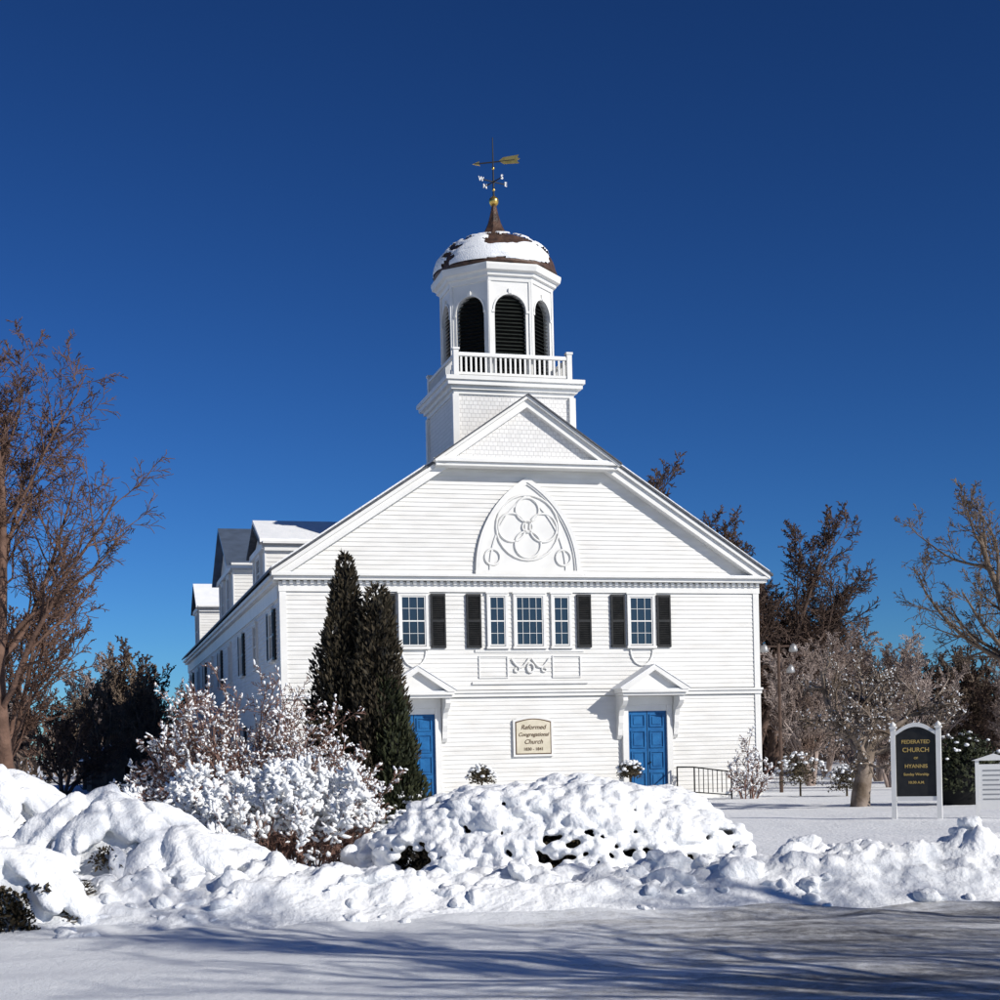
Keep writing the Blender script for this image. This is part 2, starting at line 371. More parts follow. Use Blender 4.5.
def door_unit(cx,nm):
    d=MB(); w=1.18; z0=.12; z1=2.63
    d.box(cx-w/2,cx+w/2,-.06,-.0,z0,z1,0)
    for s_ in (-1,1):
        for (a,b_) in ((.18,.75),(.85,1.35),(1.45,1.95),(2.05,2.42)):
            x0=cx+s_*.07; x1=cx+s_*(w/2-.09)
            x0,x1=min(x0,x1),max(x0,x1)
            d.box(x0,x0+.03,-.092,-.061,z0+a,z0+b_,0); d.box(x1-.03,x1,-.092,-.061,z0+a,z0+b_,0)
            d.box(x0+.032,x1-.032,-.0915,-.061,z0+a,z0+a+.03,0); d.box(x0+.032,x1-.032,-.0915,-.061,z0+b_-.03,z0+b_,0)
            d.box(x0+.08,x1-.08,-.078,-.061,z0+a+.08,z0+b_-.08,0)
    d.box(cx-.008,cx+.008,-.066,-.0605,z0,z1,1)
    d.tube([(cx+.06,-.06,1.15),(cx+.06,-.12,1.15)],[.02,.03],8,2)
    d.obj('blue_door'+nm,[BLUE,DARK,GOLD],church)
    h=MB()
    for s_ in (-1,1):
        x0=cx+s_*(w/2+.0); x1=cx+s_*(w/2+.17); x0,x1=min(x0,x1),max(x0,x1)
        h.box(x0,x1,-.14,0,.1,2.80)
        xb0=cx+s_*.78; xb1=cx+s_*.92; xb0,xb1=min(xb0,xb1),max(xb0,xb1)
        h.prism_x([(0,3.06),(-.66,3.06),(-.68,2.92),(-.55,2.78),(-.36,2.70),(-.26,2.5),(-.25,2.3),(-.18,2.12),(-.16,1.95),(-.06,1.84),(0,1.84)],xb0,xb1)
    h.box(cx-w/2,cx+w/2,-.12,0,z1+.002,2.80); h.box(cx-.76,cx+.76,-.17,0,2.802,3.06)
    h.box(cx-.95,cx+.95,-.74,0,3.065,3.14); h.box(cx-1.0,cx+1.0,-.82,0,3.145,3.22)
    h.prism([(cx-.9,3.222),(cx+.9,3.222),(cx,3.78)],-.66,0)
    for s_ in (-1,1):
        h.prism([(cx,3.92),(cx+s_*1.05,3.262),(cx+s_*1.0,3.222),(cx+s_*.82,3.222),(cx,3.78)],-.84,0)
    h.obj('door_hood'+nm,[TRIM],church)
    sn=MB()
    for s_ in (-1,1): sn.prism([(cx,3.95),(cx+s_*1.06,3.29),(cx+s_*1.06,3.265),(cx,3.925)],-.86,0)
    sn.box(cx-.85,cx+.85,-.80,-.665,3.223,3.25)
    sn.obj('hood_snow'+nm,[SNOWF],church)
    st=MB(); st.box(cx-.95,cx+.95,-1.1,-.14,-.1,.09); st.box(cx-1.1,cx+1.1,-1.5,-1.102,-.1,.0,0)
    st.obj('steps'+nm,[STONE],church)
door_unit(3.6,'_a'); door_unit(10.45,'_b')
rl=MB()
for y in (-.3,-1.6):
    rl.tube([(11.25,y,0),(11.25,y,1.0)],.022,6)
rl.tube([(11.25,-.3,1.0),(11.25,-1.6,1.0),(12.3,-1.75,.85)],.022,6); rl.tube([(11.25,-.3,.3),(11.25,-1.6,.3),(12.3,-1.75,.2)],.018,6)
for i in range(9): rl.tube([(11.25+.13*i,-1.6-.018*i,.28),(11.25+.13*i,-1.6-.018*i,1.0-.018*i)],.013,5)
rl.tube([(12.3,-1.75,-.1),(12.3,-1.75,.87)],.022,6)
rl.obj('iron_handrail',[IRON],church)
mb=MB()
top=[(6.44+1.17*i/14, 2.44+.10*math.sin(math.pi*i/14)) for i in range(15)]
mb.prism([(6.44,1.40)]+top+[(7.61,1.40)],-.09,0,0)
mb.prism([(6.50,1.46)]+[(6.50+1.05*i/14, 2.38+.09*math.sin(math.pi*i/14)) for i in range(15)]+[(7.55,1.46)],-.098,-.0905,2)
mb.prism([(6.53,1.49)]+[(6.53+.99*i/14, 2.35+.09*math.sin(math.pi*i/14)) for i in range(15)]+[(7.52,1.49)],-.106,-.0985,1)
mb.obj('wall_sign_board',[TRIM,CREAM,BROWNT],church)
def text(body,size,loc,rot,m,parent,name,sh=0,ext=.004):
    cu=bpy.data.curves.new(name,'FONT'); cu.body=body; cu.size=size; cu.align_x='CENTER'; cu.align_y='CENTER'; cu.extrude=ext; cu.shear=sh; cu.offset=.0015
    cu.materials.append(m); o=bpy.data.objects.new(name,cu); scene.collection.objects.link(o); o.location=loc; o.rotation_euler=rot; o.parent=parent; return o
for i,(tx,sz) in enumerate((('Reformed',.18),('Congregational',.145),('Church',.18),('1830 - 1841',.12))):
    text(tx,sz,(7.02,-.112,2.22-.205*i),(R(90),0,0),BROWNT,church,'wall_sign_lettering_%d'%i,sh=.3 if i<3 else 0)
def dormer(y0,y1,ez,rz,over,nm,mat_roof,snow=True,win=1):
    yc=(y0+y1)/2; d=MB(); xe=(ez-EZ)/SL+.3; xr=(rz-EZ)/SL+.6
    xf=.15
    d.box(xf,xe+.4,y0,y1,5.9,ez,0)
    d.prism_x([(y0,ez),(y1,ez),(yc,rz-.1)],xf,xr,0)
    sv=d.M; d.M=Matrix.Translation((0,y0,0))
    clap(d,lambda z:(xf,max(xf+.05,(z-6.45)/SL)),6.5,ez-.15)
    d.M=sv
    d.box(xf-.06,xe+.3,y0-.14,y0-.005,ez-.22,ez-.02,1); d.box(xf-.12,xe+.3,y0-.24,y0-.005,ez-.018,ez+.06,1)
    d.box(xf-.14,xf-.005,y0-.1,y1+.1,ez-.16,ez+.02,1)
    for yy in (y0-.03,y1-.12): d.box(xf-.05,xf-.002,yy,yy+.15,6.2,ez-.165,1)
    d.obj('dormer'+nm,[PAINT,TRIM],church)
    r=MB(); k=(rz-ez)/(yc-y0)
    for s_ in (-1,1):
        yo=yc+s_*((yc-y0)+over); zo=rz-k*((yc-y0)+over)
        r.prism_x([(yc,rz+.02),(yo,zo+.02),(yo,zo+.10),(yc,rz+.10)],xf-over,xr,0)
        if snow: r.prism_x([(yc,rz+.103),(yo-.02*s_,zo+.103),(yo-.05*s_,zo+.22),(yc,rz+.24)],xf-over+.02,xr,1)
    r.obj('dormer_roof'+nm,[mat_roof,SNOWF],church)
    w=MB(); w.M=Matrix.Translation((xf,0,0))@Matrix.Rotation(R(-90),4,'Z')
    if win==1: window(w,-yc,min(1.0,(y1-y0)*.4),6.75,ez-.25,4,3)
    else:
        for q in (-1.2,1.2): window(w,-yc+q,.9,6.7,ez-.3,4,3)
    w.obj('dormer_window'+nm,[TRIM,GLASS],church)
dormer(4.4,7.8,7.92,8.62,.22,'_a',SLATE)
dormer(14.5,20.5,8.5,10.15,.3,'_b',BLUEROOF,snow=False,win=2)
dormer(31.5,34.5,8.6,9.6,.22,'_c',SLATE)
# ---- tower
TY=2.8; h=1.75
mb=MB()
mb.box(7-h,7+h,TY-h,TY+h,9.0,11.9); mb.obj('tower_base',[SHING],church)
mb=MB()
for (o_,z0,z1) in ((.05,11.82,11.94),(.14,11.942,12.05),(.26,12.052,12.18),(.32,12.182,12.30)):
    mb.box(7-h-o_,7+h+o_,TY-h-o_,TY+h+o_,z0,z1)
for sx in (-1,1):
    for sy in (-1,1): mb.box(7+sx*h-.09,7+sx*h+.09,TY+sy*h-.09,TY+sy*h+.09,9,11.81)
hb=1.70
for sx in (-1,1):
    for sy in (-1,1):
        x=7+sx*hb;y=TY+sy*hb
        mb.box(x-.075,x+.075,y-.075,y+.075,12.302,13.10); mb.box(x-.1,x+.1,y-.1,y+.1,13.102,13.16)
for s_ in (-1,1):
    for (z0,z1,q) in ((12.40,12.47,.04),(12.93,13.01,.055)):
        mb.box(7-hb+.08,7+hb-.08,TY+s_*hb-q,TY+s_*hb+q,z0,z1); mb.box(7+s_*hb-q,7+s_*hb+q,TY-hb+.08,TY+hb-.08,z0,z1)
    k=22
    for i in range(k):
        p=-hb+.16+(2*hb-.32)*i/(k-1)
        mb.box(7+p-.027,7+p+.027,TY+s_*hb-.025,TY+s_*hb+.025,12.472,12.928); mb.box(7+s_*hb-.025,7+s_*hb+.025,TY+p-.027,TY+p+.027,12.472,12.928)
mb.obj('balustrade',[TRIM],church)
sn=MB()
for s_ in (-1,1):
    sn.box(7-hb+.1,7+hb-.1,TY+s_*hb-.04,TY+s_*hb+.04,13.012,13.035)
sn.box(7-h,7+h,TY-h,TY+h,12.302,12.36)
sn.obj('tower_snow',[SNOWF],church)
RO=1.67; AP=RO*math.cos(math.pi/8); FW=2*RO*math.sin(math.pi/8)
bf=MB(); lv=MB()
for k in range(8):
    M=Matrix.Translation((7,TY,0))@Matrix.Rotation(math.pi/4*k,4,'Z')@Matrix.Translation((0,-AP,0))
    bf.M=M; lv.M=M
    aw=.47; zs=14.36; z0=12.36; zt=15.32; hw=FW/2
    bf.add([(-hw,0,z0),(-aw,0,z0),(-aw,0,zs),(-aw,0,zt),(-hw,0,zt)],[(0,1,2,3,4)])
    bf.add([(hw,0,z0),(aw,0,z0),(aw,0,zs),(aw,0,zt),(hw,0,zt)],[(4,3,2,1,0)])
    n=14; arc=[(-aw*math.cos(math.pi*i/n),zs+aw*math.sin(math.pi*i/n)) for i in range(n+1)]
    for i in range(n):
        (x0,a0),(x1,a1)=arc[i],arc[i+1]
        bf.add([(x0,0,a0),(x1,0,a1),(x1,0,zt),(x0,0,zt)],[(0,1,2,3)])
    full=[(-aw,z0)]+arc+[(aw,z0)]
    for i in range(len(full)-1):
        (x0,a0),(x1,a1)=full[i],full[i+1]
        bf.add([(x0,0,a0),(x1,0,a1),(x1,.2,a1),(x0,.2,a0)],[(0,1,2,3)])
    A=[(-(aw+.05)*math.cos(math.pi*i/n),zs+(aw+.05)*math.sin(math.pi*i/n)) for i in range(n+1)]
    for i in range(n): bf.prism([arc[i],arc[i+1],A[i+1],A[i]],-.03,-.002)
    bf.box(-aw-.09,-aw,-.035,-.002,zs-.07,zs); bf.box(aw,aw+.09,-.035,-.002,zs-.07,zs)
    bf.box(-.05,.05,-.05,-.002,zs+aw+.02,zs+aw+.16)
    bf.box(-hw-.03,-hw+.07,-.03,-.003,z0,zt)
    bf.box(hw-.07,hw+.03,-.033,-.002,z0,zt)
    lv.box(-aw-.05,aw+.05,.22,.24,z0,zt,1)
    z=z0+.1
    while z<zs+aw:
        xx=aw if z<zs else math.sqrt(max(0,aw*aw-(z-zs)**2))
        if xx>.05: lv.add([(-xx,.06,z),(xx,.06,z),(xx,.2,z+.10),(-xx,.2,z+.10)],[(0,1,2,3)],0)
        z+=.11
bf.M=lv.M=Matrix.Identity(4)
rot=math.pi/8
bf.lathe([(RO+.04,15.20),(RO+.06,15.32),(RO+.14,15.34),(RO+.15,15.44),(RO+.27,15.47),(RO+.30,15.60),(RO+.30,15.66),(RO+.1,15.70)],7,TY,8,0,False,rot)
bf.obj('belfry',[TRIM],church); lv.obj('louvres',[LOUV,DARK],church)
dm=MB()
NS=128
def dome_r(t): return .40+1.42*math.cos(t)
def dome_z(t): return 15.76+1.12*math.sin(t)
dprof=[(1.86,15.68),(1.86,15.76)]+[(dome_r(i/12*1.32),dome_z(i/12*1.32)) for i in range(1,13)]
dm.lathe(dprof,7,TY,32,0,True,rot)
dm.obj('dome',[DOME],church)
ds=MB(); rows=60; v=[];keep={}
for j in range(rows+1):
    t=.02+j/rows*1.30
    for k in range(NS):
        a_=2*math.pi*k/NS
        q=dome_r(t)
        nn=noise.noise(Vector((math.cos(a_)*1.7,math.sin(a_)*1.7,t*2.2+2.2)))+.6*noise.noise(Vector((math.cos(a_)*4,math.sin(a_)*4,t*5)))+.2*noise.noise(Vector((math.cos(a_)*12,math.sin(a_)*12,t*12)))
        away=-math.cos(a_)*.24
        cov=nn*1.1+away+.06-.6*max(0,.40-t)+.10*math.sin(t)
        th=.012+.05*max(0,min(1,cov*4))
        keep[(j,k)]=cov>0
        v.append((7+(q+th*math.cos(t))*math.cos(a_),TY+(q+th*math.cos(t))*math.sin(a_),dome_z(t)+th*math.sin(t)))
f=[]
for j in range(rows):
    for k in range(NS):
        k2=(k+1)%NS
        if keep[(j,k)] and keep[(j+1,k)] and keep[(j,k2)] and keep[(j+1,k2)]: f.append((j*NS+k,j*NS+k2,(j+1)*NS+k2,(j+1)*NS+k))
ds.raw(v,f,0,True); ds.obj('dome_snow',[SNOWF],church)
sp_=MB()
sp_.lathe([(.80,16.82),(.60,16.90),(.42,17.02),(.29,17.2),(.20,17.4),(.13,17.65),(.085,17.85),(.07,17.93)],7,TY,8,0,False,rot)
sp_.obj('spire',[DOME],church)
wv=MB()
wv.lathe([(.01,17.90),(.09,17.93),(.14,18.01),(.15,18.07),(.13,18.14),(.06,18.20),(.02,18.22)],7,TY,16,0)
wv.tube([(7,TY,18.15),(7,TY,19.98)],[.032,.014],8,1)
for z in (18.4,19.05): wv.lathe([(.01,z-.06),(.05,z),(.01,z+.06)],7,TY,10,0)
for ang in (20,110):
    ux,uy=math.cos(R(ang)),math.sin(R(ang))
    wv.tube([(7-ux*.40,TY-uy*.40,18.65),(7+ux*.40,TY+uy*.40,18.65)],.018,6,1)
wv.M=Matrix.Translation((7,TY,0))@Matrix.Rotation(R(-12),4,'Z')@Matrix.Translation((0,0,19.24))@Matrix.Rotation(R(-6),4,'Y')@Matrix.Translation((0,0,-19.28))
wv.tube([(-.56,0,19.28),(.65,0,19.28)],.022,6,1)
wv.prism([(-.62,19.28),(-.40,19.35),(-.44,19.28),(-.40,19.21)],-.015,.015,0)
wv.prism([(.18,19.30),(.32,19.39),(.80,19.42),(.74,19.34),(.82,19.30),(.72,19.25),(.78,19.17),(.32,19.19)],-.015,.015,0)
wv.M=Matrix.Identity(4)
wv.obj('weathervane',[GOLD,IRON],church)
for ch,dx,dy in (('W',-.42,-.15),('E',.42,.15),('N',-.15,.42),('S',.15,-.42)):
    text(ch,.19,(7+dx,TY+dy,18.65),(R(90),0,R(20)),TRIM,church,'compass_letter_'+ch,ext=.012)

# ================================================================== VEGETATION
def grow(rng,out,p,d,L_,r,lev,c):
    n=c['seg'][lev]; pts=[p.copy()]; rad=[r]; ds=[d.copy()]
    tp=c.get('tap',.3)
    for i in range(n):
        w=c['wob'][lev]
        d=(d+Vector((rng.gauss(0,w),rng.gauss(0,w),rng.gauss(0,w)+c['up'][lev]))).normalized()
        p=p+d*(L_/n); pts.append(p.copy()); rad.append(max(c['rmin'],r*(1-(i+1)/n*(1-tp)))); ds.append(d.copy())
    out.append((pts,rad,lev))
    if lev+1<len(c['seg']):
        k=c['kids'][lev]
        for j in range(k):
            f=c['start'][lev]+(1-c['start'][lev])*(j+rng.random())/k
            q=f*n; i=min(int(q),n-1); t=q-i
            pp=pts[i].lerp(pts[i+1],t); dd=ds[i+1]
            rr=rad[i]*(1-t)+rad[i+1]*t
            a=R(rng.uniform(*c['ang'][lev]))
            ax=Vector((rng.gauss(0,1),rng.gauss(0,1),rng.gauss(0,1))); pr=(ax-dd*ax.dot(dd)).normalized()
            cd=dd*math.cos(a)+pr*math.sin(a)
            grow(rng,out,pp,cd.normalized(),L_*c['len'][lev]*rng.uniform(.65,1.1)*(1.15-.55*f),max(c['rmin'],rr*c['rk']),lev+1,c)
def tree_mesh(name,seed,c,H,r,base=(0,0,0),stems=1,spread=.1,barks=(BARK,),snow=0,ssize=(.03,.06),snowm=SNOWF,lean=(0,0),radius=0,minlev=2,snowz=(0,.01)):
    rng=random.Random(seed); out=[]
    for s_ in range(stems):
        d=Vector((rng.gauss(lean[0],spread),rng.gauss(lean[1],spread),1)).normalized()
        a_=rng.uniform(0,6.28); q=radius*math.sqrt(rng.random())
        hh=H*(1 if stems==1 else rng.uniform(.7,1.05))
        if radius:
            d=Vector((math.cos(a_)*q/radius*spread*2.2+rng.gauss(0,.12),math.sin(a_)*q/radius*spread*2.2+rng.gauss(0,.12),1)).normalized()
            hh*=1-.35*(q/radius)**2
        grow(rng,out,Vector((base[0]+q*math.cos(a_),base[1]+q*math.sin(a_),base[2]-.1)),d,hh,r*(1 if stems==1 else rng.uniform(.6,1)),0,c)
    mb=MB()
    for pts,rad,lev in out: mb.tube(pts,rad,7 if lev==0 and r>.1 else (4 if lev==1 else 3),0)
    if snow:
        for pts,rad,lev in out:
            if lev<minlev: continue
            for i in range(len(pts)-1):
                p=pts[i].lerp(pts[i+1],rng.random())
                if rng.random()<snow*sstep(snowz[0],snowz[1],p.z+.5*noise.noise(p*1.5)):
                    d=(pts[i+1]-pts[i]).normalized()
                    s1=rng.uniform(*ssize)
                    M=d.to_track_quat('X','Z').to_matrix()
                    blob(mb,p+Vector((0,0,rad[i]+s1*.25)),(s1*rng.uniform(1.2,2.2),s1*.8,s1*.65),rng,1,0,M,.2)
    o=mb.obj(name,[barks[0],snowm]); return o
def linked(src,name,x,y,rz,sc,scz=None):
    o=bpy.data.objects.new(name,src.data); scene.collection.objects.link(o); o.location=(x,y,0); o.rotation_euler=(0,0,rz); o.scale=(sc,sc,scz or sc); return o
CT=dict(seg=[9,8,5,4,3],wob=[.05,.10,.15,.2,.22],up=[.03,.10,.06,.04,.02],kids=[15,11,9,6],start=[.30,.2,.15,.1],ang=[(22,52),(22,50),(25,60),(25,60)],len=[.60,.45,.45,.5],rk=.55,rmin=.0075,tap=.25)
o=tree_mesh('bare_tree',11,CT,8.3,.21); o.location=(-10.9,35,0); o.rotation_euler=(0,0,1.0); o.scale=(1.08,1.08,1.05)
CT2=dict(CT,kids=[12,8,6,4],rmin=.012)
o=tree_mesh('bare_tree',23,CT2,5.6,.13,stems=4,spread=.24,barks=(BARK,)); o.location=(-13.0,39,0)
CAP=dict(seg=[5,7,5,4,3],wob=[.1,.18,.2,.22,.25],up=[.02,.02,.03,.0,0],kids=[9,9,8,5],start=[.45,.25,.2,.1],ang=[(40,75),(30,60),(30,65),(30,65)],len=[1.25,.55,.5,.5],rk=.6,rmin=.007,tap=.5)
APB=mat('apple_bark',(.11,.08,.055),(.29,.235,.195),scale=2.5,rough=.85,bump=.5,bscale=12)
o=tree_mesh('apple_tree',31,CAP,2.4,.25,barks=(APB,),snow=.07,ssize=(.012,.026)); o.location=(8.5,36.5,0)
CBIG=dict(CT,kids=[13,9,7,5],len=[.58,.45,.45,.5],rmin=.010)
o=tree_mesh('bare_tree',47,CBIG,8.3,.26,barks=(BARK2,)); o.location=(15.9,45,0)
CDEN=dict(CT,seg=[8,6,4,3,2],kids=[12,10,8,6],start=[.2,.15,.1,.1],len=[.56,.45,.45,.5],rmin=.014)
dn=tree_mesh('bare_tree',53,CDEN,8.4,.22,stems=4,spread=.18,barks=(BARKD,)); dn.location=(9.3,70,0); dn.scale=(1.35,1.35,1.32)
linked(dn,'bare_tree',11.3,72,2.0,1.35,1.22); linked(dn,'bare_tree',12.9,75,4.1,1.2,1.06); linked(dn,'bare_tree',7.6,76,5.3,1.3,1.35); linked(dn,'bare_tree',15.0,78,3.0,1.1,.85)
CF=dict(CT,seg=[8,6,4,3,2],kids=[11,9,7,5],start=[.15,.15,.1,.1],rmin=.011,len=[.55,.45,.45,.5])
f1=tree_mesh('frosted_tree',61,CF,4.6,.12,stems=4,spread=.26,barks=(FROST,)); f1.location=(10.9,54,0)
linked(f1,'frosted_tree',14.2,58,2,1.1); linked(f1,'frosted_tree',17.6,53,4,.95); linked(f1,'frosted_tree',12.6,50,5.2,.72)
CD=dict(CT,kids=[10,8,6,4],start=[.2,.15,.1,.1],rmin=.022,seg=[6,5,3,2,2],len=[.5,.45,.45,.5])
woods=empty('distant_woods')
srcs=[]
for i,(sd,m_,st) in enumerate(((71,BARKD,3),(72,BARK2,3),(73,BARKD,4),(74,FROST,4))):
    o=tree_mesh('wood_tree',sd,CD,6.4,.16,barks=(m_,),stems=st,spread=.22); srcs.append(o.data); o.parent=woods; o.location=(-60+i*9,105,0)
rng=random.Random(8)
def wood(x,y,k,sc):
    o=bpy.data.objects.new('wood_tree',srcs[k]); scene.collection.objects.link(o); o.parent=woods
    o.location=(x,y,0); o.rotation_euler=(0,0,rng.uniform(0,6.28)); o.scale=(sc,sc,sc*rng.uniform(.85,1.1))
for i in range(70):
    y=rng.uniform(85,130); wood(rng.uniform(-75,75),y,rng.choice((0,1,2,2,3)),rng.uniform(.85,1.25))
for i in range(13):
    y=rng.uniform(55,78); wood(-y*rng.uniform(.2,.40),y,rng.choice((1,1,2)),rng.uniform(.6,.95))
for i in range(18):
    y=rng.uniform(64,84); wood(y*rng.uniform(.19,.42),y,rng.choice((1,2,3,2)),rng.uniform(.7,.95))
mb=MB(); rng=random.Random(3)
for i in range(26000):
    x=rng.uniform(-95,95); y=rng.uniform(96,135); hh=4.2+1.6*noise.noise(Vector((x*.09,y*.05,0)))
    z=rng.uniform(0,hh); s1=rng.uniform(.25,.6); a_=rng.uniform(0,3.14); dx=math.cos(a_)*s1*.35; dy=math.sin(a_)*s1*.35; tx=rng.gauss(0,.3)
    mb.raw([(x-dx,y-dy,z),(x+dx,y+dy,z),(x+tx,y,z+s1*1.6)],[(0,1,2)],0)
UND=mat('undergrowth_brown',(.06,.042,.032),(.15,.11,.09),island=True,lo=0,hi=1,rough=.9)
mb.obj('distant_undergrowth',[UND])

CB=dict(seg=[6,4,3,3],wob=[.10,.18,.22,.25],up=[.03,.03,.02,0],kids=[9,6,4],start=[.2,.15,.1],ang=[(20,50),(25,60),(25,60)],len=[.36,.5,.5],rk=.6,rmin=.0045,tap=.4)
o=tree_mesh('snowy_bush',81,CB,1.55,.018,stems=86,spread=.30,radius=.95,barks=(TWIG,),snow=.34,ssize=(.018,.046),minlev=1,snowz=(.2,1.2)); o.location=(-2.80,19.7,.05)
o=tree_mesh('snowy_bush',82,CB,1.4,.018,stems=46,spread=.30,radius=.65,barks=(TWIG,),snow=.32,ssize=(.018,.044),minlev=1,snowz=(.2,1.2)); o.location=(-3.9,20.6,.05)
CB2=dict(CB,rmin=.0065)
o=tree_mesh('snowy_bush',83,CB2,3.05,.035,stems=56,spread=.24,radius=.9,barks=(TWIG,),snow=.11,ssize=(.016,.038),minlev=1); o.location=(-5.0,30,.0)
o=tree_mesh('snowy_bush',84,CB2,2.4,.03,stems=40,spread=.26,radius=.7,barks=(TWIG,),snow=.10,ssize=(.016,.038),minlev=1); o.location=(-3.4,29,.0)
o=tree_mesh('snowy_bush',85,CB2,1.9,.03,stems=24,spread=.28,radius=.6,barks=(TWIG,),snow=.08,ssize=(.016,.036),minlev=1); o.location=(-6.6,31,.0)
o=tree_mesh('snowy_sapling',86,CB2,2.1,.03,stems=9,spread=.12,radius=.2,barks=(TWIG,),snow=.12,ssize=(.018,.036),minlev=1); o.location=(7.0,43.4,0)

def leaf_mass(mb,rng,c,r,n,size,mi=0,shell=(.7,1.0),zmin=0):
    for i in range(n):
        v=Vector((rng.gauss(0,1),rng.gauss(0,1),rng.gauss(0,1))).normalized()
        if v.z<-.3: v.z=-v.z
        k=rng.uniform(*shell)*(1+.12*noise.noise(v*2.5+Vector(c)))
        p=Vector((c[0]+v.x*r[0]*k,c[1]+v.y*r[1]*k,max(zmin,c[2]+v.z*r[2]*k)))
        s1=size*rng.uniform(.6,1.4); a1=Vector((rng.gauss(0,1),rng.gauss(0,1),rng.gauss(0,1))).normalized(); b1=a1.cross(v+Vector((.1,.2,.3))).normalized()
        mb.raw([tuple(p-a1*s1),tuple(p+b1*s1*.45),tuple(p+a1*s1),tuple(p-b1*s1*.45)],[(0,1,2,3)],mi)
def small_shrub(x,y,z,r,seed,name='small_snowy_shrub'):
    rng=random.Random(seed); mb=MB(); leaf_mass(mb,rng,(x,y,z),(r,r,r*1.05),1500,.035,0,(.3,1.0))
    for i in range(40):
        v=Vector((rng.gauss(0,1),rng.gauss(0,1),abs(rng.gauss(0,1))+.2)).normalized()
        s1=rng.uniform(.03,.07); blob(mb,(x+v.x*r,y+v.y*r,z+v.z*r),(s1*1.3,s1,s1*.7),rng,1,0)
    mb.tube([(x,y,-.05),(x,y,z)],.03,6,0)
    mb.obj(name,[LEAFD,SNOWF])
small_shrub(-.45,41.6,.82,.40,1); small_shrub(3.62,42.6,.86,.38,2)
small_shrub(8.6,44.2,.6,.75,3,'snowy_shrub'); small_shrub(9.7,43.2,.4,.6,4,'snowy_shrub')

hedge=empty('snow_covered_hedge',(.72,18.7,0))
rng=random.Random(12)
mb=MB(); leaf_mass(mb,rng,(0,0,.1),(2.28,1.25,1.0),20000,.035,0,(.84,.985))
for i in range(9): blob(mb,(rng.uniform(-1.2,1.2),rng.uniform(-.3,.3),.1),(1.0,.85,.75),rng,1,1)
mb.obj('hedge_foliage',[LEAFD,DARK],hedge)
mb=MB()
pts=[]
tries=0
while len(pts)<1500 and tries<50000:
    tries+=1
    v=Vector((rng.gauss(0,1),rng.gauss(0,1),rng.gauss(.25,1))).normalized()
    if v.z<-.02 or v.y>.75: continue
    k=1+.12*noise.noise(v*3)+.05*noise.noise(v*9)
    p=Vector((v.x*2.36*k,v.y*1.3*k,.1+v.z*1.05*k))
    if v.z<.36 and noise.noise(p*2.2)<-.2: continue
    if v.z<.2 and rng.random()<.3: continue
    if any((p-q).length<.108 for q in pts): continue
    pts.append(p)
    r=rng.uniform(.062,.11)*(1.15 if v.z>.6 else 1)
    if rng.random()<.08: r*=1.35
    blob(mb,p,(r*rng.uniform(1,1.5),r*rng.uniform(.9,1.1),r*rng.uniform(.6,.85)),rng,0,1)
o=mb.obj('hedge_snow',[SNOWF],hedge); remesh(o,.022,.045,4)

def juniper(name,loc,r,n,seed,lobe=(.42,.16,.13)):
    rng=random.Random(seed); root=empty(name,loc)
    mb=MB(); blob(mb,(0,0,r[2]*.12),(r[0]*.82,r[1]*.82,r[2]*.78),rng,0,2,Matrix.Identity(3),.03)
    for i in range(n):
        a_=rng.uniform(0,6.28); q=math.sqrt(rng.random())*.97; zz=math.sqrt(1-q*q)
        k=1+.12*noise.noise(Vector((math.cos(a_)*q*2,math.sin(a_)*q*2,seed)))
        p=Vector((math.cos(a_)*q*r[0],math.sin(a_)*q*r[1],zz*r[2]))*k
        d=Vector((math.cos(a_)*r[0]+.3,math.sin(a_)*r[1],-q*r[2]*1.4+rng.gauss(0,.08))).normalized()
        M=d.to_track_quat('X','Z').to_matrix(); s1=rng.uniform(.5,1.15)
        blob(mb,p,(lobe[0]*s1,lobe[1]*s1,lobe[2]*s1),rng,0,1,M,.1)
    o=mb.obj('juniper_snow',[SNOWF],root); remesh(o,.026,.045,3)
    lf=MB()
    for i in range(11000):
        a_=rng.uniform(0,6.28); zz=rng.uniform(-.1,.6)*r[2]
        if noise.noise(Vector((math.cos(a_)*3,math.sin(a_)*3,zz*3+seed)))<-.08+zz*.3: continue
        k=rng.uniform(.82,1.15)*math.sqrt(max(.05,1-(zz/r[2])**2))
        p=Vector((math.cos(a_)*r[0]*k,math.sin(a_)*r[1]*k,zz)); s1=rng.uniform(.03,.07)
        d=Vector((math.cos(a_)+rng.gauss(0,.3),math.sin(a_)+rng.gauss(0,.3),rng.gauss(.1,.4))).normalized(); b1=d.cross(Vector((rng.random(),.3,1))).normalized()
        lf.raw([tuple(p-d*s1),tuple(p+b1*s1*.3),tuple(p+d*s1),tuple(p-b1*s1*.3)],[(0,1,2,3)],0)
    lf.obj('juniper_foliage',[LEAFD],root)
juniper('snow_covered_juniper',(-4.05,16.6,.1),(1.2,.9,1.0),70,21)
juniper('snow_covered_juniper',(-3.15,16.2,.1),(.95,.7,.62),42,22)
juniper('snow_covered_juniper',(-5.65,17.6,.2),(.9,.8,1.2),40,23)
juniper('snow_covered_juniper',(-4.75,14.9,.0),(.85,.6,.72),34,24,(.34,.14,.11))

